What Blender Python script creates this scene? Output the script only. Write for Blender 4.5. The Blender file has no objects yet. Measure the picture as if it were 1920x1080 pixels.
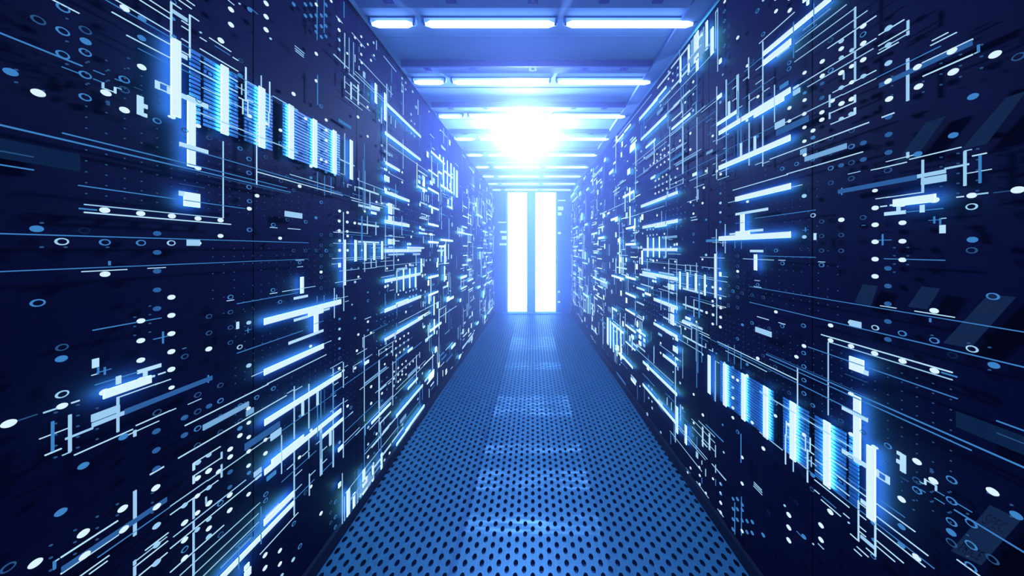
import bpy, math, random
from mathutils import Vector, Matrix
random.seed(7)
S = bpy.context.scene
COL = S.collection
# ---------------------------------------------------------------- dimensions (metres)
F = 450.0            # focal length in pixels of the 1920-wide frame
VX, VY = 999.0, 468.0
EYE = 1.6
W0, TAPER = 1.08, 0.0222     # half width of the aisle, and how much it narrows per metre
END = 6.0
TOP = 3.06
HALO, RIM, TUBE, FLOOD, DOOR = 58.0, 8.0, 5.5, 1300.0, 15.0
HAZE, ANISO = .24, .66
# ---- glowing circuit pattern, measured on the left wall ---------------------
# every block: origin x, origin y, scale, then H bars/lines (x1,y1,x2,y2,w,c), V bars/lines (x,y1,y2,w,c), O dots, R rings (x,y,r,c)
TR = []
def blk(ox, oy, s, H=(), V=(), O=(), R=()): TR.append((ox, oy, s, H, V, O, R))
blk(0,0,1, H=[
 (0,237.5,545,359,2.3,'b'),(117,251,538,351.7,2,'b'),(337.5,278,640,360,1.4,'b'),(147,348,460,391,1.8,'b'),
 (158,383.5,418,409,2,'p'),(158,399,433,420,2.2,'w'),(195,742,284,709,15,'w'),(497,792,640,702.5,9.8,'w'),
 (497,886,640,769,9,'w'),(606,818,644,785,6,'w'),(234,773,398,708,9,'m'),(723,249.5,789,299,5,'w'),(2,278,150,306,34,'dd')],
 V=[(418.8,265,409,1.8,'p')])
blk(0,0,6, H=[(590,-5,895,150,12,'w'),(0,370,930,742,14,'b'),(700,750,890,825,8,'b'),(1055,790,1180,842,8,'b'),(1055,885,1160,930,8,'b'),
 (1180,990,1300,1045,10,'w'),(1320,985,1370,1005,8,'p'),(1185,0,1920,412,8,'b'),(1300,0,1920,355,11,'w'),(1575,0,1920,213,11,'w'),
 (1685,0,1920,145,10,'w'),(1265,135,1920,500,12,'w'),(1430,390,1920,655,11,'w'),(1560,555,1920,715,6,'b'),(1300,885,1370,915,8,'b'),
 (1515,975,1610,1020,6,'d'),(1710,1050,1800,1090,6,'d'),(1805,925,1920,975,12,'w'),(1800,1000,1920,1050,12,'w')],
 V=[(1168,925,995,22,'p'),(1305,980,1050,22,'w'),(1780,910,1000,50,'w'),(1905,980,1055,30,'w')],
 O=[(120,810,85,'b'),(430,1045,82,'w'),(965,465,62,'b'),(1405,95,52,'w'),(1600,210,45,'b'),(1597,428,45,'b'),(1597,755,48,'w'),(1195,1045,58,'w'),
  (185,785,20,'d'),(185,925,20,'d'),(487,1020,18,'d'),(757,465,16,'d'),(757,722,16,'d'),(757,210,14,'d'),(1000,695,14,'d'),(1000,940,14,'d'),(1225,788,14,'d'),(1225,905,14,'d'),(1450,655,13,'d'),(1450,768,13,'d')],
 R=[(435,225,88,'d'),(715,90,80,'b'),(712,352,80,'b'),(965,340,72,'d'),(712,615,80,'b'),(965,590,72,'b'),(965,843,72,'b'),(965,1095,72,'b'),
  (1405,895,62,'b'),(1405,1010,60,'d')])
blk(320,0,6, H=[(225,170,325,238,11,'w'),(20,125,195,222,40,'p'),(130,232,215,285,10,'w'),(130,293,215,345,10,'w'),(130,432,215,485,10,'w'),
 (125,570,215,622,10,'w'),(120,612,195,655,48,'w'),(90,0,235,100,10,'w'),(175,0,270,62,10,'w'),(0,25,120,100,11,'w'),(330,550,760,800,11,'w'),
 (330,685,575,820,10,'w'),(435,425,680,580,10,'w'),(495,515,670,620,6,'b'),(700,640,760,685,10,'w'),(330,418,405,468,9,'w'),(120,490,575,750,7,'b'),
 (660,795,940,960,7,'b'),(860,910,1000,995,9,'w'),(120,710,575,945,11,'w'),(660,865,755,918,9,'w'),(660,985,755,1040,9,'w'),(735,965,880,1045,8,'p'),
 (120,775,350,890,6,'b'),(355,990,575,1085,8,'p'),(1400,515,1505,600,7,'p'),(1400,545,1500,620,7,'p'),(1405,570,1500,645,7,'p'),
 (1865,170,1920,250,8,'p'),(1840,610,1920,690,12,'p'),(650,0,720,58,8,'p'),(900,95,985,155,5,'b')],
 V=[(12,20,440,18,'w'),(68,440,1310,108,'w'),(617,745,1510,80,'w'),(1035,985,1660,66,'w'),(222,165,650,14,'w'),(852,755,1140,14,'w'),
  (1025,850,990,10,'p'),(1120,920,1270,12,'w'),(1110,1260,1430,12,'w'),(806,945,1065,9,'p'),(1652,0,450,6,'b'),(1732,0,370,6,'b'),(1652,845,1180,8,'b')],
 O=[(680,108,30,'w'),(680,278,30,'w'),(1075,38,26,'w'),(1075,188,26,'w'),(1075,335,26,'w'),(890,108,26,'b'),(567,455,34,'w'),(785,850,26,'b'),
  (1640,605,16,'w'),(1385,1057,20,'w'),(1640,910,15,'w'),(340,365,12,'p'),(778,42,10,'p'),(1127,435,12,'p'),(1388,48,19,'b'),(1520,50,17,'b'),
  (1583,50,16,'b'),(1642,52,15,'w'),(1752,55,15,'b'),(1520,178,17,'b'),(1583,178,16,'b'),(1642,176,15,'b'),(1700,174,15,'b'),(1752,172,14,'b'),
  (1642,298,15,'b'),(1700,296,15,'b'),(1752,292,14,'b'),(1642,360,15,'b'),(1700,415,15,'b'),(1752,408,14,'b'),(1810,10,13,'w'),(1900,225,14,'w'),
  (1900,338,14,'w'),(1900,445,14,'b'),(1900,555,14,'b'),(35,210,26,'b'),(35,410,26,'b')],
 R=[(788,682,28,'d'),(985,495,26,'dd'),(1317,320,18,'dd'),(440,835,36,'dd'),(890,825,22,'dd'),(30,15,34,'b')])
blk(0,180,6, H=[(0,620,375,685,14,'d'),(0,775,380,830,14,'b'),(1585,95,1660,130,45,'w'),(1600,195,1655,235,40,'w'),(1715,55,1805,92,6,'d')],
 V=[(1580,0,215,70,'w'),(1220,55,105,30,'d')], O=[(1405,158,55,'w'),(1915,230,20,'w')], R=[(1770,280,48,'b'),(1595,108,42,'p')])
blk(320,180,6, H=[(975,860,1850,1090,10,'w'),(1345,882,1840,1030,8,'p'),(105,845,1345,1085,6,'d'),(105,985,385,1035,7,'d'),(120,-10,425,125,52,'w'),
 (105,540,425,635,50,'w'),(290,178,1435,632,12,'p'),(770,15,860,60,12,'w'),(870,40,935,72,10,'w'),(870,155,1000,215,9,'p'),(660,60,860,155,8,'p'),
 (945,105,1100,155,12,'p'),(1155,0,1435,160,9,'p'),(1548,320,1610,355,8,'p'),(665,390,900,478,7,'b')],
 V=[(1365,105,700,52,'w'),(1632,265,800,42,'w'),(1853,390,870,36,'w'),(245,10,795,86,'w'),(967,290,1000,10,'w'),(812,35,205,12,'w'),(868,40,235,12,'w'),
  (1652,855,1060,5,'b'),(1732,895,1120,5,'b'),(1805,915,1110,5,'b'),(1592,300,410,8,'p')],
 O=[(25,238,30,'w'),(310,335,30,'w'),(310,810,34,'w'),(890,225,24,'w'),(1238,385,18,'w'),(1520,255,16,'w'),(1752,270,14,'w'),(1752,385,14,'w'),
  (1752,500,14,'w'),(1752,620,12,'p'),(1752,740,14,'w'),(1697,715,14,'w'),(1582,790,16,'w'),(1582,920,15,'b'),(1752,855,12,'b'),(1455,1015,18,'w'),
  (985,505,20,'w'),(1080,310,20,'w'),(1240,385,14,'w')],
 R=[(885,708,28,'b'),(885,865,28,'b'),(885,1025,28,'b'),(785,590,26,'b'),(440,470,32,'d'),(165,385,38,'d'),(1075,685,22,'d'),(1520,642,18,'b'),
  (1238,530,20,'b'),(1697,115,18,'b'),(1315,905,20,'d'),(1238,955,22,'d'),(1385,785,18,'dd'),(1385,1060,18,'d'),(315,55,36,'b')])
blk(0,360,3, H=[(0,240,1735,283,6,'b'),(0,452,1735,375,5,'b'),(460,448,715,436,6,'w'),(832,429,932,425,5,'w'),(445,93,545,101,8,'b'),(1130,60,1380,93,4,'b'),
 (1055,283,1125,288,34,'p'),(1605,122,1700,135,30,'p'),(1520,198,1560,202,4,'w'),(1620,205,1690,211,4,'w'),(1665,382,1710,384,4,'p'),(1675,420,1705,421,4,'p'),
 (1520,572,1560,567,4,'w'),(1590,558,1775,532,4,'p'),(1335,627,1680,568,4,'b'),(1335,907,1705,780,4,'b'),(1278,612,1318,607,4,'w'),(1380,783,1415,770,3,'b'),
 (865,832,965,803,5,'b'),(525,778,910,708,6,'b'),(1655,602,1733,582,12,'w'),(1030,882,1050,877,4,'b'),(1870,375,1920,372,4,'p')],
 V=[(1085,5,83,88,'w'),(1025,-5,22,30,'w'),(620,388,412,10,'b'),(1340,730,770,14,'w'),(1398,765,792,3,'b'),(921,785,852,7,'b'),(1703,478,570,16,'w')],
 O=[(213,207,38,'b'),(595,102,28,'w'),(797,121,23,'w'),(967,135,20,'w'),(1114,149,17,'w'),(1241,159,15,'w'),(1241,247,14,'w'),(1403,94,12,'w'),(1451,22,11,'w'),
  (885,233,21,'m'),(885,340,21,'m'),(885,445,21,'m'),(885,551,21,'m'),(885,656,21,'m'),(593,462,27,'w'),(966,592,20,'w'),(966,694,20,'w'),(966,797,20,'w'),
  (966,898,20,'w'),(966,998,20,'w'),(795,725,22,'w'),(795,836,22,'w'),(795,946,22,'w'),(1177,883,17,'w'),(1402,735,12,'p'),(1402,976,13,'p'),(1578,260,9,'w'),
  (1808,450,7,'w'),(350,938,34,'b'),(1120,288,14,'w'),(1780,145,7,'b'),(240,174,10,'d'),(240,310,10,'d'),(375,310,9,'d'),(610,311,8,'d')],
 R=[(352,279,40,'p'),(594,283,32,'b'),(797,286,27,'b'),(967,287,23,'p'),(478,217,34,'dd'),(211,624,44,'b'),(348,874,37,'d'),(1403,213,14,'b'),(1403,52,13,'b'),
  (1720,168,9,'b'),(1617,157,9,'d'),(1537,185,12,'b'),(1652,330,9,'d'),(1720,330,9,'d'),(1780,330,8,'d'),(1835,330,8,'b'),(1808,58,8,'b'),(1808,240,8,'d'),
  (1862,240,8,'d'),(1808,300,8,'d'),(1862,300,8,'d'),(1808,358,8,'d'),(1862,358,8,'d'),(1808,420,8,'d'),(1808,480,8,'d'),(1808,540,8,'d'),(1687,397,9,'b'),
  (1537,552,12,'b'),(1298,591,16,'b'),(1298,676,15,'d'),(1298,762,15,'d'),(1298,847,15,'d'),(1178,700,17,'d'),(1178,793,17,'d'),(1042,925,20,'d'),(1351,872,15,'p'),
  (1578,618,11,'b'),(1652,533,9,'d')])
blk(0,540,6, H=[(1040,985,1115,962,10,'w'),(1100,955,1260,908,9,'b'),(1555,945,1820,870,42,'w'),(1080,1075,1560,960,12,'b'),(1780,975,1860,945,14,'w'),
 (1700,1000,1740,988,20,'w'),(1740,1085,1920,1030,10,'w')], V=[(1075,795,895,72,'w'),(1105,895,970,16,'b'),(1180,890,975,16,'b'),(1635,930,1000,45,'w'),(1335,990,1080,55,'w')],
 O=[(1590,1035,52,'w'),(1690,203,12,'d'),(1690,300,12,'d'),(1690,398,12,'d'),(1690,495,12,'d'),(1520,328,13,'d'),(1520,432,13,'d'),(1520,532,13,'d')])
blk(320,540,6, H=[(1060,378,1920,155,62,'w'),(1390,365,1550,320,28,'w'),(1555,292,1720,252,60,'w'),(1700,255,1790,235,20,'w'),(1330,620,1720,480,30,'w'),(1060,945,1725,655,60,'w'),
 (1390,118,1545,88,28,'w'),(1525,438,1720,370,6,'b'),(915,993,1060,935,7,'w'),(1725,630,1810,592,7,'p'),(1090,1080,1755,748,9,'w'),(140,685,180,672,8,'b'),
 (355,1055,475,1005,9,'b')], V=[(1643,300,500,45,'w'),(430,980,1065,12,'b'),(1652,90,200,6,'b'),(1730,80,190,6,'b')], O=[(1580,655,14,'w')])
blk(0,720,6, H=[(1045,385,1355,275,80,'p'),(1045,458,1405,332,46,'p'),(455,622,790,490,10,'w'),(735,625,1045,490,22,'p'),(505,805,690,725,14,'w'),(700,805,795,762,12,'p'),
 (835,805,1495,505,13,'w'),(1530,465,1920,300,12,'w'),(1440,590,1790,400,9,'w'),(1330,150,1790,-10,11,'w'),(490,325,640,275,16,'p'),(805,215,895,185,14,'w'),
 (200,410,420,345,12,'d'),(1690,1020,1845,930,14,'w')], V=[(595,420,770,30,'b'),(790,345,760,34,'p'),(1520,520,590,30,'p'),(1330,145,540,26,'p')],
 O=[(105,445,90,'w'),(705,248,62,'w'),(1185,90,60,'w'),(1395,595,52,'b'),(1765,532,44,'m'),(1765,745,44,'m'),(945,920,62,'b'),(1765,955,44,'m'),
  (635,320,20,'d'),(885,235,17,'d'),(885,355,17,'d'),(885,475,17,'d'),(885,595,17,'d'),(885,715,17,'d'),(635,445,19,'d'),(635,570,19,'d'),(635,695,19,'d'),(635,825,19,'d'),(1105,158,15,'d'),(1105,272,15,'d'),(1105,505,15,'d'),(1105,620,15,'d')],
 R=[(697,115,78,'p'),(1765,320,50,'d')])
blk(320,720,6, H=[(160,470,1100,0,12,'w'),(85,835,1305,128,12,'w'),(1310,105,1390,60,8,'p'),(1395,75,1480,25,9,'p'),(195,230,345,165,8,'p'),(0,300,60,275,10,'w'),
 (370,490,880,225,58,'a'),(855,335,935,290,60,'a'),(1140,880,1500,620,80,'w'),(1130,600,1245,530,75,'p'),(840,700,1230,460,70,'m'),(1310,960,1395,890,9,'p'),
 (1480,810,1560,745,9,'p'),(1235,505,1860,125,5,'b'),(1250,1080,1640,770,5,'b'),(1400,1035,1480,965,8,'p'),(1560,1040,1630,970,8,'p'),(1640,672,1715,615,8,'p'),
 (1710,745,1760,705,8,'p'),(1710,890,1760,845,8,'p'),(265,885,565,708,11,'w'),(255,1035,575,835,11,'w'),(420,1080,1130,600,9,'p'),(945,1020,1025,965,55,'p'),
 (960,1065,1025,1025,25,'w'),(1090,1070,1190,990,45,'b')],
 V=[(1395,25,75,9,'p'),(1490,180,355,28,'w'),(1657,75,240,24,'w'),(1395,75,620,12,'p'),(1395,740,885,12,'p'),(1395,905,1480,13,'p'),(1560,0,500,11,'p'),(1560,600,745,10,'p'),
  (1560,765,835,9,'p'),(1560,1010,1255,10,'p'),(1830,0,300,9,'b'),(1830,520,935,12,'p'),(1248,575,1010,9,'p'),(1690,60,390,8,'b'),(1690,550,840,9,'b'),(1652,240,590,8,'b'),
  (1730,60,330,6,'d'),(1798,540,690,22,'w'),(1700,740,1020,14,'p'),(262,890,970,24,'w'),(575,765,840,16,'p'),(575,905,1050,16,'p'),(262,1030,1120,22,'w')],
 O=[(435,248,32,'m'),(160,378,38,'m'),(160,575,38,'m'),(883,435,22,'w'),(783,498,26,'b'),(783,580,26,'w'),(883,597,22,'w'),(883,680,24,'w'),(883,758,24,'w'),(675,733,28,'w'),
  (675,820,28,'w'),(1072,552,20,'p'),(1072,628,20,'w'),(1072,780,22,'w'),(883,918,22,'w'),(887,1000,20,'b'),(675,990,28,'m'),(435,978,34,'w'),(550,985,30,'w'),(310,1060,34,'w'),
  (1455,825,16,'w'),(883,275,22,'w'),(20,40,30,'w'),(1580,520,14,'w'),(1455,360,14,'b'),(430,800,28,'p'),(310,885,30,'p')],
 R=[(303,122,40,'d'),(303,310,40,'d'),(303,500,40,'b'),(558,15,34,'d'),(560,188,34,'b'),(783,245,30,'b'),(560,365,30,'d'),(980,145,26,'b'),(1157,50,24,'b'),(983,615,26,'b'),
  (300,690,36,'d'),(783,410,24,'d'),(560,540,30,'d')])
blk(0,900,6, H=[(690,870,1330,460,14,'w'),(625,915,670,885,12,'p'),(690,1050,1340,620,14,'w'),(700,1010,1880,220,60,'m'),(1105,870,1920,305,9,'b'),(900,1085,1235,850,11,'w'),
 (1010,1060,1215,910,11,'w'),(1640,795,1900,590,11,'w'),(1540,905,1885,640,9,'p'),(1520,975,1895,690,11,'w'),(1570,1080,1890,815,12,'w')],
 V=[(1525,120,625,34,'p'),(622,910,1005,30,'b'),(1523,905,955,30,'p'),(1523,970,1080,28,'p')],
 O=[(410,937,82,'w'),(950,600,68,'w'),(1392,322,54,'w'),(1763,88,46,'w'),(697,362,70,'b'),(950,850,66,'w'),(1392,555,54,'w'),(1763,300,46,'w'),(1763,515,44,'p'),(1765,730,40,'p'),(1763,930,46,'p'),
  (575,735,20,'d'),(575,875,20,'d'),(575,1015,20,'d'),(848,565,17,'d'),(848,698,17,'d'),(848,832,17,'d'),(1098,412,16,'d'),(1098,540,16,'d'),(1098,668,16,'d'),(1325,272,15,'d'),(1325,397,15,'d'),(1720,145,13,'d'),(1720,255,13,'d'),(1720,368,13,'d')],
 R=[(95,985,95,'d')])
blk(320,900,6, H=[(0,300,420,0,9,'p'),(0,395,540,0,10,'w'),(35,640,850,0,9,'p'),(0,760,960,0,10,'w'),(0,1025,605,520,11,'w'),(110,1080,1010,250,8,'p'),(250,1080,1000,370,7,'p'),
 (370,1080,1000,470,8,'p'),(525,1080,740,870,8,'b'),(1010,838,1440,365,8,'w'),(1060,480,1395,150,66,'w'),(570,1105,1395,260,58,'w'),(1075,415,1225,265,18,'p'),(1400,130,1480,45,8,'p'),
 (1400,215,1620,0,6,'b'),(740,760,1000,500,10,'b'),(560,980,900,660,8,'a'),(900,690,1060,530,30,'b')],
 V=[(258,210,435,20,'p'),(258,460,560,18,'p'),(258,590,800,18,'p'),(258,830,1080,20,'p'),(860,950,1000,50,'w'),(870,1010,1090,70,'w'),(400,190,270,14,'p'),(768,750,1000,9,'b'),(1018,300,720,9,'b')],
 O=[(160,480,36,'w'),(160,675,36,'w'),(160,880,36,'w'),(303,180,30,'w'),(303,370,30,'w'),(303,560,28,'p'),(160,285,34,'p'),(435,85,30,'p'),(435,262,34,'w'),(435,440,28,'p'),(435,545,30,'w'),
  (435,635,30,'p'),(670,170,28,'w'),(670,340,28,'w'),(672,80,24,'m'),(883,160,22,'w'),(1068,845,24,'w'),(1235,795,20,'w'),(1235,945,20,'w'),(1068,990,24,'w'),(1697,375,16,'w'),(1385,895,18,'p'),
  (1755,900,16,'w'),(1583,75,15,'w'),(1853,755,13,'w'),(1640,1070,16,'w'),(1250,1075,18,'p')],
 R=[(157,780,40,'b'),(558,260,34,'b'),(560,615,32,'d'),(1070,160,26,'b'),(1068,230,24,'b'),(1385,490,22,'b'),(1455,745,22,'b'),(1853,245,15,'b'),(1853,415,15,'b'),(1853,530,15,'b'),(1853,643,15,'b'),
  (1803,250,14,'d'),(1803,365,14,'d'),(1803,480,14,'d'),(1903,245,14,'d'),(1520,140,20,'d')])
blk(620,0,8, H=[(90,230,180,365,10,'p'),(320,495,515,710,9,'p'),(45,810,270,1030,16,'p'),(430,890,620,1080,12,'p'),(610,820,680,900,6,'b')],
 V=[(430,700,785,6,'b'),(212,700,800,6,'b'),(212,900,1025,10,'p'),(370,820,930,10,'p'),(430,990,1050,10,'p')],
 O=[(135,305,16,'w'),(135,450,16,'w'),(135,600,16,'p'),(135,745,14,'p'),(255,800,13,'w'),(465,550,12,'w'),(563,665,11,'w'),(650,640,11,'p'),(465,680,12,'w'),(465,815,13,'w'),(650,830,10,'w'),
  (605,905,12,'w'),(465,940,13,'w'),(365,565,12,'w')])
blk(620,135,8, H=[(340,15,830,470,9,'p'),(370,0,830,430,8,'p'),(600,0,930,330,8,'p'),(220,150,580,460,9,'p'),(340,205,430,265,18,'w'),(220,285,590,580,8,'p'),(220,370,480,575,10,'p'),(650,525,810,655,8,'b'),
 (690,660,740,700,8,'b'),(835,475,1355,965,38,'w'),(865,790,1000,905,7,'b')],
 V=[(212,60,245,10,'p'),(308,155,410,20,'w'),(415,190,490,18,'w'),(685,180,465,28,'w'),(825,325,725,28,'w'),(845,180,1480,12,'p'),(765,530,770,12,'p'),(908,660,780,10,'p'),(975,725,840,10,'p'),
  (868,220,470,6,'b'),(508,0,85,28,'p'),(508,85,320,6,'b')],
 O=[(415,675,16,'w'),(560,965,13,'w'),(560,525,12,'w'),(735,605,14,'b'),(735,725,12,'p'),(1210,635,10,'p'),(1285,530,12,'p'),(1235,295,10,'p'),(1130,160,8,'p'),(1130,260,8,'p'),(1072,95,10,'p'),
  (1072,190,9,'p'),(1072,290,10,'p'),(1210,735,8,'p'),(1260,780,8,'p'),(1210,920,8,'p'),(1260,965,8,'p'),(965,685,12,'b'),(570,335,16,'b')])
blk(620,270,8, H=[(830,280,1040,400,40,'w'),(755,350,810,385,8,'p'),(870,435,1095,548,8,'p'),(415,545,810,695,8,'p'),(870,5,1465,415,9,'p'),(820,715,1185,855,40,'w'),(900,735,1000,755,20,'w'),
 (418,652,725,755,24,'w'),(300,800,465,845,10,'w'),(315,840,780,965,9,'w'),(330,750,465,775,7,'b'),(420,925,725,985,32,'w'),(620,940,740,970,45,'w'),(615,1020,690,1050,35,'w'),(905,945,1035,985,24,'w'),
 (920,965,1100,1015,7,'b'),(760,870,850,910,8,'p'),(600,880,860,950,7,'p'),(258,600,318,625,10,'p'),(365,640,420,650,9,'p'),(0,700,300,790,7,'b'),(0,635,55,655,10,'p'),(60,738,185,772,9,'p'),
 (0,720,30,730,10,'p'),(1320,400,1450,480,22,'w'),(1320,640,1450,700,26,'w'),(1475,395,1620,490,22,'w'),(1470,660,1620,745,26,'w'),(1655,620,1830,730,26,'w'),(1510,110,1710,300,26,'w'),
 (1340,870,1450,915,22,'w'),(1475,930,1620,985,24,'w'),(1755,930,1830,970,24,'w'),(1465,415,1830,650,7,'b'),(150,440,190,460,9,'p')],
 V=[(212,-160,470,9,'p'),(315,-55,530,38,'w'),(508,0,400,8,'b'),(490,230,1000,8,'b'),(515,400,1000,10,'a'),(828,370,395,36,'w'),(848,480,560,70,'w'),(428,400,930,7,'b'),(590,720,990,9,'p'),
  (900,890,1050,55,'w'),(948,910,1060,12,'w'),(757,770,870,7,'p'),(655,655,715,6,'p'),(258,600,650,9,'p'),(368,640,705,9,'p'),(1335,470,510,26,'p'),(1400,480,540,32,'w'),(1335,545,590,26,'w'),
  (1400,580,635,30,'w'),(1400,660,720,30,'w'),(1520,380,620,10,'p'),(1515,560,610,35,'w'),(1550,510,590,30,'p'),(1695,200,630,12,'w'),(1755,250,680,9,'w'),(1808,300,710,9,'w'),(1855,350,760,12,'w'),
  (1898,400,800,20,'w'),(1348,890,930,16,'w'),(1822,790,970,12,'w'),(1365,720,850,6,'p'),(1395,730,855,6,'p'),(1430,760,860,6,'p'),(1465,770,880,6,'p'),(805,210,270,16,'p'),(828,660,700,36,'w')],
 O=[(770,22,12,'p'),(135,1005,18,'w'),(255,1028,16,'w'),(690,870,12,'w'),(770,890,10,'w'),(848,910,12,'w'),(1075,425,10,'w'),(1075,575,10,'w'),(1160,905,9,'w'),(515,1010,12,'w'),(418,525,12,'p'),
  (880,170,8,'p'),(880,425,10,'p'),(820,555,12,'p'),(880,680,10,'p'),(200,585,10,'b'),(70,465,12,'p')])
blk(620,405,8, H=[(415,118,725,155,28,'w'),(415,388,730,398,28,'w'),(820,85,1185,140,48,'w'),(820,525,1360,515,46,'w'),(1170,470,1405,485,26,'w'),(905,365,1035,378,14,'w'),(870,580,1105,572,26,'p'),
 (1240,575,1345,570,30,'p'),(815,298,1110,323,8,'w'),(825,975,1355,870,42,'w'),(1350,730,1400,728,20,'w'),(50,243,200,252,10,'w'),(90,222,555,265,7,'p'),(45,403,870,438,8,'p'),(30,642,480,618,10,'p'),
 (200,275,605,300,7,'b'),(240,662,885,622,8,'p'),(610,478,870,478,7,'p'),(590,612,830,603,7,'p'),(485,712,690,688,10,'p'),(485,798,690,768,9,'p'),(15,725,120,712,9,'p'),(130,825,430,795,8,'p'),
 (68,1002,455,938,9,'p'),(420,55,870,130,6,'b'),(750,685,950,665,7,'p'),(690,765,1350,690,7,'p'),(760,920,960,885,9,'p'),(820,825,950,815,7,'p'),(730,180,1230,205,6,'b'),(1070,292,1640,330,6,'b'),
 (1335,28,1450,50,22,'w'),(1470,120,1620,150,28,'w'),(1335,252,1450,268,24,'w'),(1470,390,1620,398,28,'w'),(1655,358,1835,372,28,'w'),(1605,520,1695,522,24,'p'),(1590,725,1720,712,7,'p'),
 (1470,930,1620,890,30,'w'),(1680,890,1750,872,7,'p'),(680,545,745,525,9,'b')],
 V=[(196,-60,1080,9,'p'),(215,355,1040,34,'w'),(383,360,680,28,'w'),(528,395,670,26,'w'),(662,385,660,24,'w'),(780,380,650,20,'w'),(900,0,90,50,'w'),(948,0,100,14,'w'),(900,345,425,50,'w'),
  (955,345,430,24,'w'),(900,285,305,50,'p'),(900,455,480,50,'p'),(992,820,1150,16,'w'),(1097,800,1120,16,'w'),(1190,790,1080,16,'w'),(1278,770,1070,18,'w'),(1365,640,850,18,'w'),(1400,640,740,8,'p'),
  (822,0,830,6,'p'),(948,100,800,8,'p'),(680,90,290,12,'p'),(552,0,270,9,'p'),(470,0,620,20,'b'),(1070,0,290,6,'p'),(140,705,770,30,'w'),(512,660,840,7,'p'),(610,640,780,9,'p'),(685,660,770,9,'p'),
  (1348,155,195,22,'w'),(1660,440,690,12,'p'),(1715,430,720,12,'w'),(1770,420,650,10,'p'),(1612,630,690,14,'w'),(1815,580,640,10,'p'),(1712,750,980,12,'w'),(1725,900,960,30,'w'),
  (1160,405,435,22,'w'),(1198,405,435,22,'w'),(1160,460,485,22,'w'),(1020,800,840,22,'a'),(1240,820,860,10,'b'),(1285,560,740,7,'p')],
 O=[(135,75,18,'w'),(255,90,17,'w'),(368,105,16,'w'),(135,220,18,'w'),(255,232,16,'w'),(255,300,15,'w'),(135,370,17,'w'),(135,515,18,'w'),(255,515,15,'w'),(368,515,14,'w'),(468,515,12,'p'),
  (418,912,12,'w'),(368,990,14,'p'),(848,788,10,'w'),(1015,660,9,'w'),(1210,312,10,'w'),(315,790,12,'b'),(418,778,10,'b'),(860,1045,12,'w'),(822,1060,14,'w'),(918,995,8,'w'),(1380,895,12,'w'),
  (1418,880,8,'w'),(1133,748,9,'w'),(1190,730,12,'w'),(1215,738,9,'p'),(1240,740,9,'p'),(1285,730,8,'p'),(1825,128,12,'p'),(1600,440,10,'p'),(1495,660,8,'p'),(1438,665,8,'p')],
 R=[(135,295,18,'d'),(72,512,20,'d'),(10,440,20,'d'),(10,590,20,'d'),(10,290,20,'d')])
blk(620,540,8, H=[(820,340,1360,130,46,'w'),(990,235,1170,180,30,'w'),(820,775,1385,440,46,'w'),(750,375,820,348,9,'p'),(1475,110,1615,55,28,'w'),(1490,645,1660,525,32,'w'),(1745,190,1845,135,34,'w'),
 (1815,900,1870,830,30,'w'),(1020,535,1420,305,8,'p'),(1420,305,1630,210,8,'p'),(725,930,980,785,7,'p'),(735,995,935,860,8,'p'),(730,1080,1230,740,6,'b'),(1160,955,1230,900,34,'w'),(980,1075,1160,960,26,'b'),
 (480,750,655,665,9,'p'),(395,995,545,908,9,'p'),(490,1080,625,993,8,'p'),(515,468,605,432,12,'p'),(1640,450,1890,260,7,'p'),(220,208,272,188,9,'p'),(40,165,135,148,9,'p'),(135,152,260,125,7,'p'),
 (1230,1080,1335,985,8,'p'),(1425,805,1465,780,16,'p'),(1370,110,1580,30,7,'b'),(760,785,980,650,8,'b'),(890,45,950,20,8,'p')],
 V=[(970,660,760,20,'p'),(1480,130,235,14,'w'),(1555,125,405,12,'w'),(1490,525,640,10,'p'),(1558,470,690,14,'w'),(1630,310,610,10,'p'),(1605,210,300,24,'p'),(1765,130,200,36,'w'),(1575,890,970,38,'w'),
  (727,930,1020,9,'p'),(935,815,1015,8,'p'),(508,700,1080,7,'p'),(490,740,895,7,'p'),(62,0,450,9,'p'),(196,0,345,10,'p'),(90,100,200,9,'p'),(1335,960,1045,9,'p'),(828,200,300,7,'b'),(995,240,420,7,'b'),
  (968,80,240,7,'b'),(1390,200,280,16,'p'),(1420,130,340,7,'b'),(830,790,850,20,'a'),(1595,640,690,12,'p'),(990,525,660,9,'b')],
 O=[(135,465,14,'b'),(135,615,15,'p'),(135,760,16,'p'),(135,908,13,'b'),(368,452,13,'b'),(418,698,13,'w'),(397,940,14,'w'),(562,505,13,'w'),(608,672,12,'w'),(562,630,11,'b'),(562,65,10,'b'),
  (1132,358,10,'w'),(838,922,10,'w'),(918,952,10,'w'),(848,1002,10,'w'),(1045,760,9,'w'),(1105,720,9,'w'),(1160,685,9,'w'),(983,800,9,'w'),(1045,862,9,'w'),(1105,822,9,'w'),(1160,785,9,'w'),
  (983,905,10,'w'),(1045,965,9,'w'),(1105,920,9,'w'),(1160,880,9,'w'),(983,1012,10,'w'),(1015,100,9,'w'),(1045,40,8,'p'),(1132,65,8,'p'),(1190,45,8,'p'),(1238,30,8,'p'),(1285,12,8,'p'),(1355,35,8,'p'),
  (1418,55,8,'p'),(1418,220,9,'p'),(1418,135,8,'p'),(1478,355,9,'p'),(1285,105,8,'p'),(1238,125,8,'p'),(1190,130,8,'p')],
 R=[(735,75,14,'d'),(562,190,16,'b'),(808,512,16,'d'),(140,1055,20,'d'),(650,715,10,'d'),(808,680,14,'d')])
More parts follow.
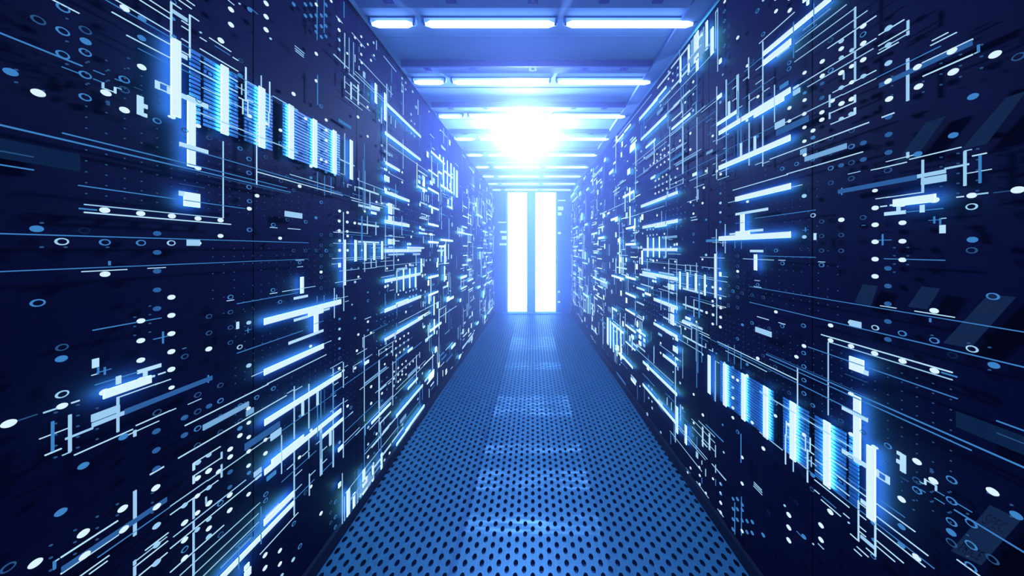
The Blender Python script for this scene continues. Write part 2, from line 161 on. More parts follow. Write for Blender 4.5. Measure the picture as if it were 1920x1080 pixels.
blk(620,675,8, H=[(620,940,905,655,34,'w'),(740,950,905,780,22,'w'),(510,352,840,105,24,'a'),(440,450,870,105,9,'p'),(990,835,1385,390,38,'w'),(1165,435,1310,275,30,'w'),(1165,250,1310,110,48,'a'),
 (1475,255,1555,190,80,'w'),(1450,355,1550,240,20,'w'),(1655,410,1760,250,30,'w'),(1545,570,1640,440,24,'w'),(1130,1075,1410,680,42,'w'),(900,965,990,855,24,'p'),(790,1080,905,960,30,'w'),
 (1050,930,1135,830,50,'a'),(730,460,840,375,20,'p'),(860,360,905,325,16,'p'),(740,720,935,530,12,'p'),(370,1080,1510,0,9,'p'),(0,515,720,20,7,'b'),(215,1080,730,590,6,'b'),(670,485,1240,0,8,'p'),
 (980,415,1420,30,7,'p'),(950,1080,1340,640,10,'b'),(1215,1080,1800,280,8,'p'),(1500,390,1550,330,20,'p'),(515,52,575,20,42,'w'),(345,95,470,10,7,'p'),(0,125,180,25,9,'p'),(0,245,160,140,8,'p'),
 (215,105,260,78,8,'p'),(215,280,255,245,8,'p'),(50,385,118,325,9,'p'),(50,550,85,525,9,'p'),(215,630,255,598,8,'p'),(0,770,190,640,9,'p'),(215,880,300,810,7,'b'),(585,1035,760,870,8,'p'),(920,70,990,5,9,'p')],
 V=[(730,0,720,18,'p'),(730,720,1080,10,'p'),(508,0,920,8,'p'),(935,20,680,8,'p'),(42,125,1080,10,'p'),(196,35,415,10,'p'),(196,570,1080,10,'p'),(520,960,1110,16,'a'),(752,960,1140,10,'p'),
  (1340,320,720,7,'b'),(1380,400,600,6,'b'),(345,90,185,8,'p')],
 O=[(135,125,16,'w'),(196,160,16,'w'),(368,120,15,'w'),(608,400,14,'w'),(608,650,14,'w'),(255,690,15,'w'),(812,62,10,'w'),(565,1010,14,'p'),(772,500,12,'w'),(952,175,9,'w'),(952,280,10,'w'),
  (952,388,10,'p'),(1015,120,10,'w'),(1015,220,10,'w'),(1015,325,10,'w'),(1075,65,9,'w'),(1075,170,9,'w'),(1075,218,9,'w'),(1132,115,8,'w'),(1132,215,8,'w'),(1190,65,8,'w'),(1240,20,8,'w'),
  (1048,295,9,'w'),(1132,15,8,'w'),(1332,115,8,'w'),(1378,200,8,'p'),(1312,585,9,'p'),(1078,965,12,'p'),(772,610,12,'m'),(1048,600,10,'m'),(848,440,9,'m'),(985,565,9,'m'),(772,320,9,'m'),(848,260,9,'m')],
 R=[(310,715,18,'b')])
blk(600,800,8, H=[(385,990,1180,0,8,'p'),(370,240,600,10,8,'p'),(370,280,660,0,6,'b'),(780,295,1040,5,32,'w'),(1080,235,1250,10,22,'w'),(1150,270,1350,0,32,'w'),(1080,520,1285,225,28,'w'),
 (940,420,1065,265,30,'w'),(815,600,920,475,30,'w'),(790,990,1070,580,26,'w'),(670,410,900,150,8,'p'),(670,370,880,130,6,'b'),(280,345,350,295,55,'w'),(40,355,105,300,8,'p'),(40,545,105,490,9,'p'),
 (40,670,200,520,8,'b'),(560,1040,800,760,60,'a'),(600,1000,790,800,40,'w'),(335,1665,375,1600,14,'p'),(460,1090,680,800,30,'a'),(690,700,800,560,26,'a'),(820,700,920,560,18,'a'),(560,1250,700,1060,40,'w')],
 V=[(665,640,1240,34,'w'),(800,550,1000,22,'w'),(930,400,780,20,'w'),(432,945,1350,42,'w'),(517,1000,1430,30,'w'),(610,820,1250,40,'a'),(740,700,1100,50,'a'),(700,760,1180,36,'w'),(340,700,1680,8,'p'),
  (372,1050,1610,8,'p'),(670,0,640,7,'b'),(355,0,465,10,'p'),(200,60,605,14,'a'),(157,80,270,26,'w'),(28,30,700,16,'p'),(10,40,740,8,'p'),(680,0,130,14,'a'),(885,0,350,7,'b'),(915,0,390,9,'b'),(297,840,905,34,'w'),(560,960,1330,20,'a')],
 O=[(295,235,16,'a'),(723,262,12,'p'),(723,452,14,'w'),(850,108,12,'w'),(723,12,10,'w'),(1045,395,11,'w'),(1113,408,10,'w'),(1045,505,9,'p'),(1113,520,9,'p'),(970,500,12,'p'),(970,610,11,'p'),(815,398,9,'m')],
 R=[(815,100,16,'d'),(625,570,14,'d'),(615,635,13,'d'),(530,690,13,'d'),(530,765,12,'d')])
Q=10.667
blk(780,371,Q, H=[(940,155,1025,205,20,'w'),(1035,325,1105,360,18,'w'),(940,365,1065,400,22,'w'),(1035,495,1105,535,20,'w'),(930,575,1025,595,25,'w'),(835,680,1120,745,26,'w'),(945,960,1030,962,22,'w'),
 (1035,885,1105,890,18,'w'),(1225,330,1330,385,35,'w'),(1240,550,1285,560,16,'p'),(1345,490,1400,510,24,'w'),(1345,665,1435,690,24,'w'),(1475,725,1525,745,24,'w'),(1480,910,1525,920,30,'w'),
 (1240,1000,1335,1000,22,'w'),(1435,330,1525,375,20,'w'),(1435,110,1525,185,16,'p'),(1320,60,1390,130,14,'p'),(1350,855,1405,855,14,'w'),(850,620,970,650,18,'p'),(850,650,970,680,14,'p')],
 V=[(835,580,730,12,'p'),(1222,0,360,10,'w'),(1260,0,330,8,'p'),(1310,0,370,8,'p'),(1240,370,560,16,'p'),(1180,0,300,10,'p'),(1525,180,380,10,'p'),(1380,820,880,40,'p'),(1545,760,1080,16,'p'),
  (870,600,780,8,'p'),(905,600,780,8,'p'),(1050,760,880,8,'p'),(1080,760,880,8,'p')])
blk(780,472,Q, H=[(945,75,1030,72,20,'w'),(1035,180,1110,172,26,'w'),(945,272,1030,260,22,'w'),(890,340,970,322,14,'p'),(1030,365,1110,345,22,'w'),(1085,390,1145,378,14,'p'),(900,520,1020,485,46,'w'),
 (1045,595,1145,530,30,'w'),(905,745,1020,685,24,'w'),(915,790,1000,745,16,'p'),(1050,770,1145,720,18,'w'),(1070,800,1130,770,20,'p'),(1435,225,1530,205,24,'w'),(1350,312,1405,300,24,'w'),
 (1435,430,1530,380,18,'w'),(1345,498,1405,475,24,'w'),(1435,630,1530,570,24,'w'),(1240,725,1290,690,40,'w'),(1435,20,1520,20,20,'w'),(1470,790,1505,750,20,'p')],
 V=[(1305,0,510,10,'p'),(1280,0,150,18,'w'),(1330,0,130,30,'p'),(1350,780,920,24,'w'),(1375,720,860,20,'p'),(890,940,1000,24,'w'),(1150,880,930,14,'p'),(1530,930,1060,20,'p')])
blk(780,573,Q, H=[(710,850,790,760,50,'w'),(955,610,1020,540,20,'w'),(1050,610,1105,550,20,'w'),(930,830,1110,640,36,'p'),(1215,380,1255,320,40,'w'),(1435,160,1540,30,24,'w'),(1430,365,1510,260,26,'w'),
 (1500,210,1575,130,50,'w'),(1145,770,1165,730,40,'w')], V=[(1115,600,800,14,'p'),(1390,190,260,30,'w'),(880,990,1050,30,'w')])
# ---------------------------------------------------------------- materials
def mat(name):
    m = bpy.data.materials.new(name); m.use_nodes = True
    m.node_tree.nodes.clear()
    return m, m.node_tree.nodes, m.node_tree.links
def emis(name, col, s=1.0, sample='NONE'):
    m, n, l = mat(name)
    o = n.new('ShaderNodeOutputMaterial'); e = n.new('ShaderNodeEmission')
    e.inputs[0].default_value = (*col, 1); e.inputs[1].default_value = s
    l.new(e.outputs[0], o.inputs[0])
    m.cycles.emission_sampling = sample
    return m
def prin(name, col, rough=.5, metal=0.0, noise=0.0, nscale=8, spec=.5):
    m, n, l = mat(name)
    o = n.new('ShaderNodeOutputMaterial'); p = n.new('ShaderNodeBsdfPrincipled')
    p.inputs['Base Color'].default_value = (*col, 1); p.inputs['Roughness'].default_value = rough
    p.inputs['Metallic'].default_value = metal; p.inputs['Specular IOR Level'].default_value = spec
    if noise:
        tc = n.new('ShaderNodeTexCoord'); nz = n.new('ShaderNodeTexNoise'); nz.inputs['Scale'].default_value = nscale
        nz.inputs['Detail'].default_value = 5
        r = n.new('ShaderNodeMapRange'); r.inputs[3].default_value = 1 - noise; r.inputs[4].default_value = 1 + noise
        mx = n.new('ShaderNodeMix'); mx.data_type = 'RGBA'; mx.blend_type = 'MULTIPLY'; mx.inputs[0].default_value = 1
        mx.inputs[6].default_value = (*col, 1)
        l.new(tc.outputs['Object'], nz.inputs['Vector']); l.new(nz.outputs['Fac'], r.inputs[0])
        l.new(r.outputs[0], mx.inputs[7]); l.new(mx.outputs[2], p.inputs['Base Color'])
    l.new(p.outputs[0], o.inputs[0])
    return m
M = {
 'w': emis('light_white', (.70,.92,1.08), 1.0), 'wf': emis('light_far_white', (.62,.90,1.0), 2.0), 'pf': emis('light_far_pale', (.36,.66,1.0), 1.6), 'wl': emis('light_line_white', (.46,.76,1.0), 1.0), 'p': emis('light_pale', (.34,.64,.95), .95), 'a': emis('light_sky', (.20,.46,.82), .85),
 'b': emis('light_blue', (.05,.24,.62), .9), 'm': emis('light_muted', (.028,.125,.38), .9), 'd': emis('light_dim', (.022,.09,.25), .9),
 'dd': emis('light_faint', (.004,.020,.075), .8),
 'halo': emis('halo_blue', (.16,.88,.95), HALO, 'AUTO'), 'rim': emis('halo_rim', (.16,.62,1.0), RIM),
 'panel': prin('cabinet_panel', (.0040,.0050,.030), .6, 0, .35, 5, .03),
 'body': prin('cabinet_body', (.004,.006,.03), .6, 0, .2, 6, .06),
 'plinth': prin('plinth_dark', (.006,.008,.03), .6, 0, 0, 1, .2),
 'grille': prin('grille_blue', (.05,.16,.45), .5, 0, 0, 1, .2),
 'ceil': prin('ceiling_paint', (.36,.54,.80), .7, 0, .08, 2, .2),
 'beam': prin('beam_paint', (.22,.33,.60), .6, 0, .1, 3, .3),
 'dark': prin('bracket_dark', (.06,.08,.35), .5),
 'endw': prin('end_wall_paint', (.14,.28,.62), .6, 0, .1, 3, .3),
 'frame': prin('frame_paint', (.35,.60,.95), .4),
 'sub': prin('sub_floor', (.05,.12,.30), .9, 0, 0, 1, .1),
 'tube': emis('tube_light', (.26,.45,1.0), TUBE, 'AUTO'), 'cap': prin('lamp_cap', (.3,.5,.9), .4),
 'flood': emis('flood_glare', (.36,.55,1.0), FLOOD, 'AUTO'), 'door': emis('bright_pane', (.28,.55,1.0), DOOR, 'AUTO'),
 'tag': emis('tag_faint', (.007,.022,.078), .9), 'tagink': prin('tag_ink', (.004,.008,.03), .8),
}
def floor_mat():
    m, n, l = mat('perforated_metal')
    o = n.new('ShaderNodeOutputMaterial'); p = n.new('ShaderNodeBsdfPrincipled')
    tc = n.new('ShaderNodeTexCoord'); sx = n.new('ShaderNodeSeparateXYZ'); l.new(tc.outputs['Object'], sx.inputs[0])
    def noise(sc, scale, det=4):
        mp = n.new('ShaderNodeMapping'); mp.inputs['Scale'].default_value = sc
        z = n.new('ShaderNodeTexNoise'); z.inputs['Scale'].default_value = scale; z.inputs['Detail'].default_value = det
        l.new(tc.outputs['Object'], mp.inputs[0]); l.new(mp.outputs[0], z.inputs['Vector']); return z.outputs['Fac']
    def math_(op, a, b=None, c=None):
        k = n.new('ShaderNodeMath'); k.operation = op
        for i, v in enumerate((a, b, c)):
            if v is None: continue
            if isinstance(v, (int, float)): k.inputs[i].default_value = v
            else: l.new(v, k.inputs[i])
        return k.outputs[0]
    def rng(v, a, b, c, d, smooth=False):
        r = n.new('ShaderNodeMapRange')
        if smooth: r.interpolation_type = 'SMOOTHSTEP'
        for i, q in enumerate((a, b, c, d)): r.inputs[i+1].default_value = q
        l.new(v, r.inputs[0]); return r.outputs[0]
    ax = math_('ABSOLUTE', sx.outputs[0])
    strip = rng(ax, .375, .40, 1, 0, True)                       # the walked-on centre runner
    brush = noise((90, 1.2, 1), 3, 3)                            # brushing along the aisle
    cross = noise((1.4, 16, 1), 2.2, 6)                           # streaks across it, breaking up the painted lamp reflections
    broad = noise((2.2, .8, 1), 1.6, 2)
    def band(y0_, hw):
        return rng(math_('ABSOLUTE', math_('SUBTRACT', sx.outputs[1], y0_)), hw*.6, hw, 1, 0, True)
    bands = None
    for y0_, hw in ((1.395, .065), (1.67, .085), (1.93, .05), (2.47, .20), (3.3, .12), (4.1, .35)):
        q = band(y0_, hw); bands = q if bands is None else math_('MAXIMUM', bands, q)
    lamp_refl = math_('MULTIPLY', math_('ADD', math_('MULTIPLY', rng(cross, .44, .64, 0, 1), rng(broad, .38, .55, .25, 1)), .06), bands)  # bands of paler colour standing in for the ceiling lamps' reflections
    lamp_refl = math_('MULTIPLY', lamp_refl, strip)
    r0 = math_('ADD', math_('MULTIPLY', strip, -.08), .52)
    r1 = math_('ADD', r0, math_('MULTIPLY', math_('SUBTRACT', brush, .5), .16))
    r2 = math_('ADD', r1, math_('MULTIPLY', lamp_refl, -.10))
    l.new(math_('MAXIMUM', r2, .08), p.inputs['Roughness'])
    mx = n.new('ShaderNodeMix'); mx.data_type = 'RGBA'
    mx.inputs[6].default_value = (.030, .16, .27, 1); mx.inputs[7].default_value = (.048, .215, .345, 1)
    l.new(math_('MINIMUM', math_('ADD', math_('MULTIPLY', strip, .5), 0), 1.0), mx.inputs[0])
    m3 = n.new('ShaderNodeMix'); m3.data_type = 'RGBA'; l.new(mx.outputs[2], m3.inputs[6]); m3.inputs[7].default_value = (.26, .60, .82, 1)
    l.new(math_('MULTIPLY', lamp_refl, .95), m3.inputs[0])
    seam = math_('MULTIPLY', strip, rng(math_('ABSOLUTE', math_('SUBTRACT', sx.outputs[1], 1.827)), .002, .005, .55, 0))
    edge = rng(math_('ABSOLUTE', math_('ADD', sx.outputs[0], .40)), .012, .03, .35, 0, True)
    m4 = n.new('ShaderNodeMix'); m4.data_type = 'RGBA'; l.new(m3.outputs[2], m4.inputs[6]); m4.inputs[7].default_value = (.01, .06, .2, 1)
    l.new(math_('MAXIMUM', seam, edge), m4.inputs[0])
    m2 = n.new('ShaderNodeMix'); m2.data_type = 'RGBA'; m2.blend_type = 'MULTIPLY'; m2.inputs[0].default_value = 1
    l.new(m4.outputs[2], m2.inputs[6]); l.new(rng(brush, .3, .7, .78, 1.2), m2.inputs[7])
    l.new(m2.outputs[2], p.inputs['Base Color'])
    p.inputs['Metallic'].default_value = .25; p.inputs['Specular IOR Level'].default_value = .35
    l.new(p.outputs[0], o.inputs[0])
    return m
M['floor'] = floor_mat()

# ---------------------------------------------------------------- mesh helpers
class MB:
    def __init__(s): s.v = []; s.f = []; s.m = []
    def add(s, vs, fs, mi=0):
        b = len(s.v); s.v += [tuple(q) for q in vs]
        for i, f in enumerate(fs): s.f.append(tuple(b+k for k in f)); s.m.append(mi if isinstance(mi, int) else mi[i])
    def prism(s, front, back, mi_front=0, mi_side=0):
        n = len(front)
        s.add(list(front)+list(back), [tuple(range(n))] + [(i, i+n, (i+1) % n + n, (i+1) % n) for i in range(n)] + [tuple(range(2*n-1, n-1, -1))],
              [mi_front] + [mi_side]*(n+1))
    def box(s, x0, x1, y0, y1, z0, z1, mi=0):
        vs = [(x, y, z) for x in (x0, x1) for y in (y0, y1) for z in (z0, z1)]
        s.add(vs, [(0,1,3,2),(4,6,7,5),(0,4,5,1),(2,3,7,6),(0,2,6,4),(1,5,7,3)], mi)
    def cyl(s, p, q, r, n=12, r2=None, mi=0):
        p, q = Vector(p), Vector(q); ax = (q-p).normalized(); r2 = r if r2 is None else r2
        u = ax.orthogonal().normalized(); w = ax.cross(u)
        a = [p + (u*math.cos(t)+w*math.sin(t))*r for t in [2*math.pi*k/n for k in range(n)]]
        b = [q + (u*math.cos(t)+w*math.sin(t))*r2 for t in [2*math.pi*k/n for k in range(n)]]
        s.add(a+b, [(i, (i+1) % n, (i+1) % n+n, i+n) for i in range(n)] + [tuple(range(n-1, -1, -1)), tuple(range(n, 2*n))], mi)
    def build(s, name, mats, parent=None, origin=None):
        org = Vector(parent.location) if parent is not None and origin is None else Vector(origin or (0,0,0))
        if parent is not None and parent.parent is not None: org = Vector(parent.parent.location) + Vector(parent.location)
        me = bpy.data.meshes.new(name)
        me.from_pydata([Vector(v)-org for v in s.v], [], s.f)
        for k in (mats if isinstance(mats, (list, tuple)) else [mats]): me.materials.append(k)
        me.polygons.foreach_set('material_index', s.m)
        me.update()
        o = bpy.data.objects.new(name, me); COL.objects.link(o)
        if parent is not None: o.parent = parent
        else: o.location = org
        return o
def tag(o, label=None, cat=None, group=None, kind=None):
    for k, v in (('label', label), ('category', cat), ('group', group), ('kind', kind)):
        if v: o[k] = v
    return o
def thing(name, loc, label, cat, group=None):
    o = bpy.data.objects.new(name, None); COL.objects.link(o); o.location = loc; o.empty_display_size = .1
    return tag(o, label, cat, group)
def wall(side, d, z, off=0.0):     # a point on the face of a cabinet row; off > 0 goes into the cabinets
    return (side*(W0 - TAPER*d + off), d, z)

# ---------------------------------------------------------------- setting
mb = MB()
PITCH = .05; CW = PITCH*math.sqrt(3)/2; RAD = .0120; RADY = .0145; NS = 12
ncol = 26; y0f, y1f = .55, END
hole = [(math.cos(2*math.pi*(k+.5)/NS), math.sin(2*math.pi*(k+.5)/NS)) for k in range(NS)]
for c in range(-ncol, ncol+1):
    cx = c*CW; sh = PITCH/2 if c % 2 else 0
    for r in range(int((y1f-y0f)/PITCH)):
        cy = y0f + (r+.5)*PITCH + sh
        b = len(mb.v)
        for (hx, hy) in hole: mb.v.append((cx+RAD*hx, cy+RADY*hy, 0))
        for (hx, hy) in hole:
            k = min(CW/2/abs(hx) if abs(hx) > 1e-6 else 9, PITCH/2/abs(hy) if abs(hy) > 1e-6 else 9)
            mb.v.append((cx+k*hx, cy+k*hy, 0))
        for (hx, hy) in hole: mb.v.append((cx+RAD*hx, cy+RADY*hy, -.004))
        for sx_ in (-1, 1):
            for sy_ in (-1, 1): mb.v.append((cx+sx_*CW/2, cy+sy_*PITCH/2, 0))
        for k in range(NS):
            k2 = (k+1) % NS
            mb.f.append((b+k, b+NS+k, b+NS+k2, b+k2)); mb.m.append(0)
            mb.f.append((b+k, b+k2, b+2*NS+k2, b+2*NS+k)); mb.m.append(0)
            A, B = hole[k], hole[k2]
            # corner triangle where the boundary changes side
            pa, pb = mb.v[b+NS+k], mb.v[b+NS+k2]
            if abs(pa[0]-pb[0]) > 1e-5 and abs(pa[1]-pb[1]) > 1e-5:
                sx_ = 1 if A[0]+B[0] > 0 else -1; sy_ = 1 if A[1]+B[1] > 0 else -1
                ci = b+3*NS+(0 if sx_ < 0 else 2)+(0 if sy_ < 0 else 1)
                mb.f.append((b+NS+k, ci, b+NS+k2)); mb.m.append(0)
mb.box(-1.12, 1.12, -1.2, y0f, -.004, 0)
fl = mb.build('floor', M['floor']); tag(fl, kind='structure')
mb = MB(); mb.box(-1.5, 1.5, -1.2, END+.2, -.16, -.06); mb.box(-1.5, 1.5, -1.2, END+.2, -.06, -.055)
tag(mb.build('floor_base', M['sub']), kind='structure')
mb = MB(); mb.box(-1.5, 1.5, -1.2, END+.2, TOP, TOP+.1)
for k in range(12):                                    # joints between the ceiling trays
    y = 1.517+.527*(k-3)
    mb.box(-1.1, 1.1, y+.12, y+.124, TOP-.003, TOP)
tag(mb.build('ceiling', M['ceil']), kind='structure')
for s_, nm in ((-1, 'wall_left'), (1, 'wall_right')):
    mb = MB(); mb.box(s_*1.42, s_*1.5, -1.2, END+.1, 0, TOP)
    mb.box(s_*(W0+.03), s_*1.42, -1.2, .33, 0, TOP)
    tag(mb.build(nm, M['body']), kind='structure')
mb = MB(); mb.box(-1.5, 1.5, -1.3, -1.2, 0, TOP); tag(mb.build('wall_front', M['body']), kind='structure')
# end wall with a pair of glowing full-height panes
mb = MB()
PX = [(-.625, -.147), (.066, .573)]
mb.box(-1.5, 1.5, END+.10, END+.2, 0, TOP)
mb.box(-1.5, PX[0][0]-.05, END, END+.10, 0, TOP); mb.box(PX[1][1]+.05, 1.5, END, END+.10, 0, TOP)
mb.box(PX[0][0]-.05, PX[1][1]+.05, END+.03, END+.10, TOP-.02, TOP)
for x in (-.78, -.72, .70): mb.box(x-.012, x+.012, END-.012, END, 0, TOP)
wb = tag(mb.build('wall_back', M['endw']), kind='structure')
for u0, u1, v, h in ((938, 950, 435, 4), (941, 950, 446, 7), (937, 950, 458, 4), (934, 949, 417, 2), (1046, 1056, 391, 7), (1046, 1053, 401, 6), (1046, 1060, 376, 2), (1046, 1052, 437, 4), (1046, 1050, 547, 3), (1046, 1050, 566, 3)):
    mb = MB(); k = END/F; z = EYE+(VY-v)*k
    mb.box((u0-VX)*k, (u1-VX)*k, END-.012, END-.002, z-h*k/2, z+h*k/2); mb.build('light_line', M['wf'], wb)
for i, (a, b) in enumerate(PX):
    side = ('left', 'right')[i]
    d = thing('door_leaf', ((a+b)/2, END+.02, 0), '%s of the two tall glowing white door panes at the far end' % side, 'door', 'glowing door panes at the far end')
    mb = MB(); mb.box(a, b, END+.01, END+.03, .05, TOP-.03); mb.build('pane', M['door'], d)
    mb = MB()
    mb.box(a-.03, a-.002, END-.005, END+.04, .0, TOP-.005); mb.box(b+.002, b+.03, END-.005, END+.04, 0, TOP-.005)
    mb.box(a-.002, b+.002, END-.005, END+.04, .005, .048); mb.box(a-.002, b+.002, END-.005, END+.04, TOP-.028, TOP-.005)
    mb.build('frame', M['frame'], d)
mb = MB(); mb.box(PX[0][1]+.035, PX[1][0]-.035, END-.002, END+.09, 0, TOP-.005)
for k in range(14): mb.box(PX[0][1]+.045, PX[1][0]-.045, END-.008, END-.002, .95+k*.145, .97+k*.145)
tag(mb.build('trim_centre_post', M['frame']), kind='structure')
mb = MB(); mb.box(-.74, .70, END-.07, END-.008, 0, .03); tag(mb.build('trim_threshold', M['frame']), kind='structure')
# soffit along the right of the ceiling
mb = MB(); mb.box(.93, 1.10, -1.2, END, TOP-.03, TOP); tag(mb.build('trim_soffit_right', M['beam']), kind='structure')

# ---------------------------------------------------------------- ceiling beams and lamps
ROWS = [1.517 + .527*k for k in range(9)]
ORD = ['nearest', 'second', 'third', 'fourth', 'fifth', 'sixth', 'seventh', 'eighth', 'farthest']
for k, y in enumerate(ROWS):
    b = thing('ceiling_beam', (0, y-.14, TOP), '%s steel cross beam under the blue ceiling, just before its row of lamps' % ORD[k], 'beam', 'cross beams under the ceiling')
    mb = MB(); mb.box(-1.06+TAPER*y, .92, y-.185, y-.095, TOP-.028, TOP-.001); mb.build('beam_rail', M['beam'], b)
    mb = MB(); mb.box(-1.06+TAPER*y, .92, y-.198, y-.186, TOP-.05, TOP-.001); mb.build('beam_lip', M['dark'], b)
    for x in (-.83, -.47, 0., .41, .72):
        mb = MB(); mb.box(x-.03, x+.03, y-.165, y-.125, TOP-.034, TOP-.0285); mb.cyl((x, y-.145, TOP-.04), (x, y-.145, TOP-.034), .008, 8)
        mb.build('bracket', M['dark'], b)
    for (x0, x1, nm) in ((-1.045+.012*y, -.745, 'short left'), (-.69, .148, 'long middle'), (.20, 1.045-TAPER*y+.01, 'long right')):
        zt = TOP-.036; r = .0185
        t = thing('ceiling_lamp', ((x0+x1)/2, y, zt), '%s glowing white tube in the %s row of ceiling lamps' % (nm, ORD[k]), 'lamp', 'tube lamps across the ceiling')
        mb = MB()
        e = .05
        mb.cyl((x0+e, y, zt), (x1-e, y, zt), r, 14); mb.cyl((x0+e, y, zt), (x0+.012, y, zt), r, 14, r*.45); mb.cyl((x1-e, y, zt), (x1-.012, y, zt), r, 14, r*.45)
        mb.build('tube', M['tube'], t)
        for xe, sg in ((x0, 1), (x1, -1)):
            mb = MB(); mb.cyl((xe, y, zt), (xe+sg*.012, y, zt), .010, 10); mb.box(xe-.008, xe+.008, y-.012, y+.012, zt, TOP-.001); mb.build('end_cap', M['cap'], t)
        mb = MB(); mb.box(x0, x1, y-.016, y+.016, TOP-.010, TOP-.001); mb.build('tray', M['beam'], t)
# the glaring flood lamp
fx, fy, fz = -.085, 2.76, TOP-.125
t = thing('flood_lamp', (fx, fy, TOP), 'glaring round white flood lamp hanging from the middle of the ceiling', 'lamp')
mb = MB(); rr = .11
ring = [[(fx+rr*math.cos(a)*math.sin(p), fy+rr*math.sin(a)*math.sin(p), fz+rr*math.cos(p)) for a in [2*math.pi*k/24 for k in range(24)]] for p in [math.pi*j/12 for j in range(13)]]
vs = [q for row in ring for q in row]
mb.add(vs, [(j*24+k, (j+1)*24+k, (j+1)*24+(k+1) % 24, j*24+(k+1) % 24) for j in range(12) for k in range(24)]); mb.build('globe', M['flood'], t)
mb = MB(); mb.cyl((fx, fy, TOP-.022), (fx, fy, TOP-.001), .06, 20); mb.build('mount', M['cap'], t)

# ---------------------------------------------------------------- gather the pattern in wall coordinates (distance along the aisle, height)
ELEM = []     # kind, colour, polygon data
def wd(u): return F*W0/(1009.0-u)
def wk(u, v): return (v-VY)/(1009.0-u)
for (ox, oy, s, H, V, O, R) in TR:
    for (x1, y1, x2, y2, w, c) in H:
        u1, v1, u2, v2 = ox+x1/s, oy+y1/s, ox+x2/s, oy+y2/s
        k1, k2 = wk(u1, v1), wk(u2, v2)
        if abs(k1-k2) < .05: k1 = k2 = (k1+k2)/2
        w = w*.85 if w/s < 2.2 else w
        hh = w/s*W0/(1009-(u1+u2)/2)/2
        ELEM.append(('H', c, wd(u1), wd(u2), -k1*W0, -k2*W0, hh))
    for (x, y1, y2, w, c) in V:
        u = ox+x/s; w = w*.85 if w/s < 2.2 else w
        ELEM.append(('V', c, wd(u), -wk(u, oy+y1/s)*W0, -wk(u, oy+y2/s)*W0, w/s*F*W0/(1009-u)**2/2))
    for kind, L in (('O', O), ('R', R)):
        for (x, y, r, c) in L:
            u, v = ox+x/s, oy+y/s
            ELEM.append((kind, c, wd(u), -wk(u, v)*W0, r/s*F*W0/(1009-u)**2))
ELEM_L = ELEM
def turn(e):       # the right row carries the same pattern turned upside down, a little lower and farther
    dz, dd = .2236, .0389
    if e[0] == 'H': return ('H', e[1], e[2]+dd, e[3]+dd, -e[4]-dz, -e[5]-dz, e[6])
    if e[0] == 'V': return ('V', e[1], e[2]+dd, -e[4]-dz, -e[3]-dz, e[5])
    return (e[0], e[1], e[2]+dd, -e[3]-dz, e[4])
EDGE = [.33, .93, 1.46, 1.99, 2.52, 3.05, 3.58, 4.11, 4.64, 5.17, 5.70, 6.0]
ZLO, ZHI = .085, TOP-.02
LAB = {-1: ['nearest data cabinet on the left, rings and long thin blue lines across its dark door',
  'second data cabinet on the left, with tall white upright light bars high on its door',
  'third data cabinet on the left, narrow upright bar and dot columns at eye level',
  'fourth data cabinet on the left, stacked short bars and a row of five uprights',
  'fifth data cabinet on the left, where the long bright bars of its neighbour end',
  'sixth data cabinet on the left, small dashes and dense dot grid on its door',
  'seventh data cabinet on the left, in bluish haze with rows of short white dashes',
  'eighth data cabinet on the left, hazy, with dashes and thin upright lines',
  'ninth data cabinet on the left, far down the aisle in pale haze',
  'tenth data cabinet on the left, next to last before the end wall',
  'narrow last data cabinet on the left, touching the end wall beside the glowing doors'],
 1: ['nearest data cabinet on the right, with faint slanted price tags on its dark door',
  'second data cabinet on the right, with white upright light bars low on its door',
  'third data cabinet on the right, bright angled bars above and dotted columns at eye level',
  'fourth data cabinet on the right, five small uprights and stacked short light bars',
  'fifth data cabinet on the right, where the long bright bars of its neighbour end',
  'sixth data cabinet on the right, dense dot grid and small dashes on its door',
  'seventh data cabinet on the right, in violet haze with rows of short white dashes',
  'eighth data cabinet on the right, hazy, with dashes and thin upright lines',
  'ninth data cabinet on the right, far down the aisle in pale haze',
  'tenth data cabinet on the right, next to last before the end wall',
  'narrow last data cabinet on the right, touching the end wall beside the glowing doors']}
PANEL = .024
def flat(mbx, side, poly, t, jit, halo=False):       # poly in (d, z) -> a plate standing just off the door panel
    pts = poly if side < 0 else poly[::-1]
    mbx.prism([wall(side, d, EYE+z, jit) for d, z in pts], [wall(side, d, EYE+z, jit+t) for d, z in pts], 0, 0)
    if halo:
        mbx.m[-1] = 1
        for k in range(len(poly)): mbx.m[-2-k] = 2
def circ(d, z, r, n): return [(d+r*math.cos(2*math.pi*k/n), z+r*math.sin(2*math.pi*k/n)) for k in range(n)]
def ringmesh(mbx, side, d, z, r, n, jit, t=.002):
    a = circ(d, z, r, n); b = circ(d, z, r*.70, n)
    fr = [wall(side, p, EYE+q, jit) for p, q in a]+[wall(side, p, EYE+q, jit) for p, q in b]+[wall(side, p, EYE+q, jit+t) for p, q in a]
    fs = []
    for k in range(n):
        k2 = (k+1) % n
        fs += [(k, k2, n+k2, n+k), (k, 2*n+k, 2*n+k2, k2)]
    mbx.add(fr, fs, 0)
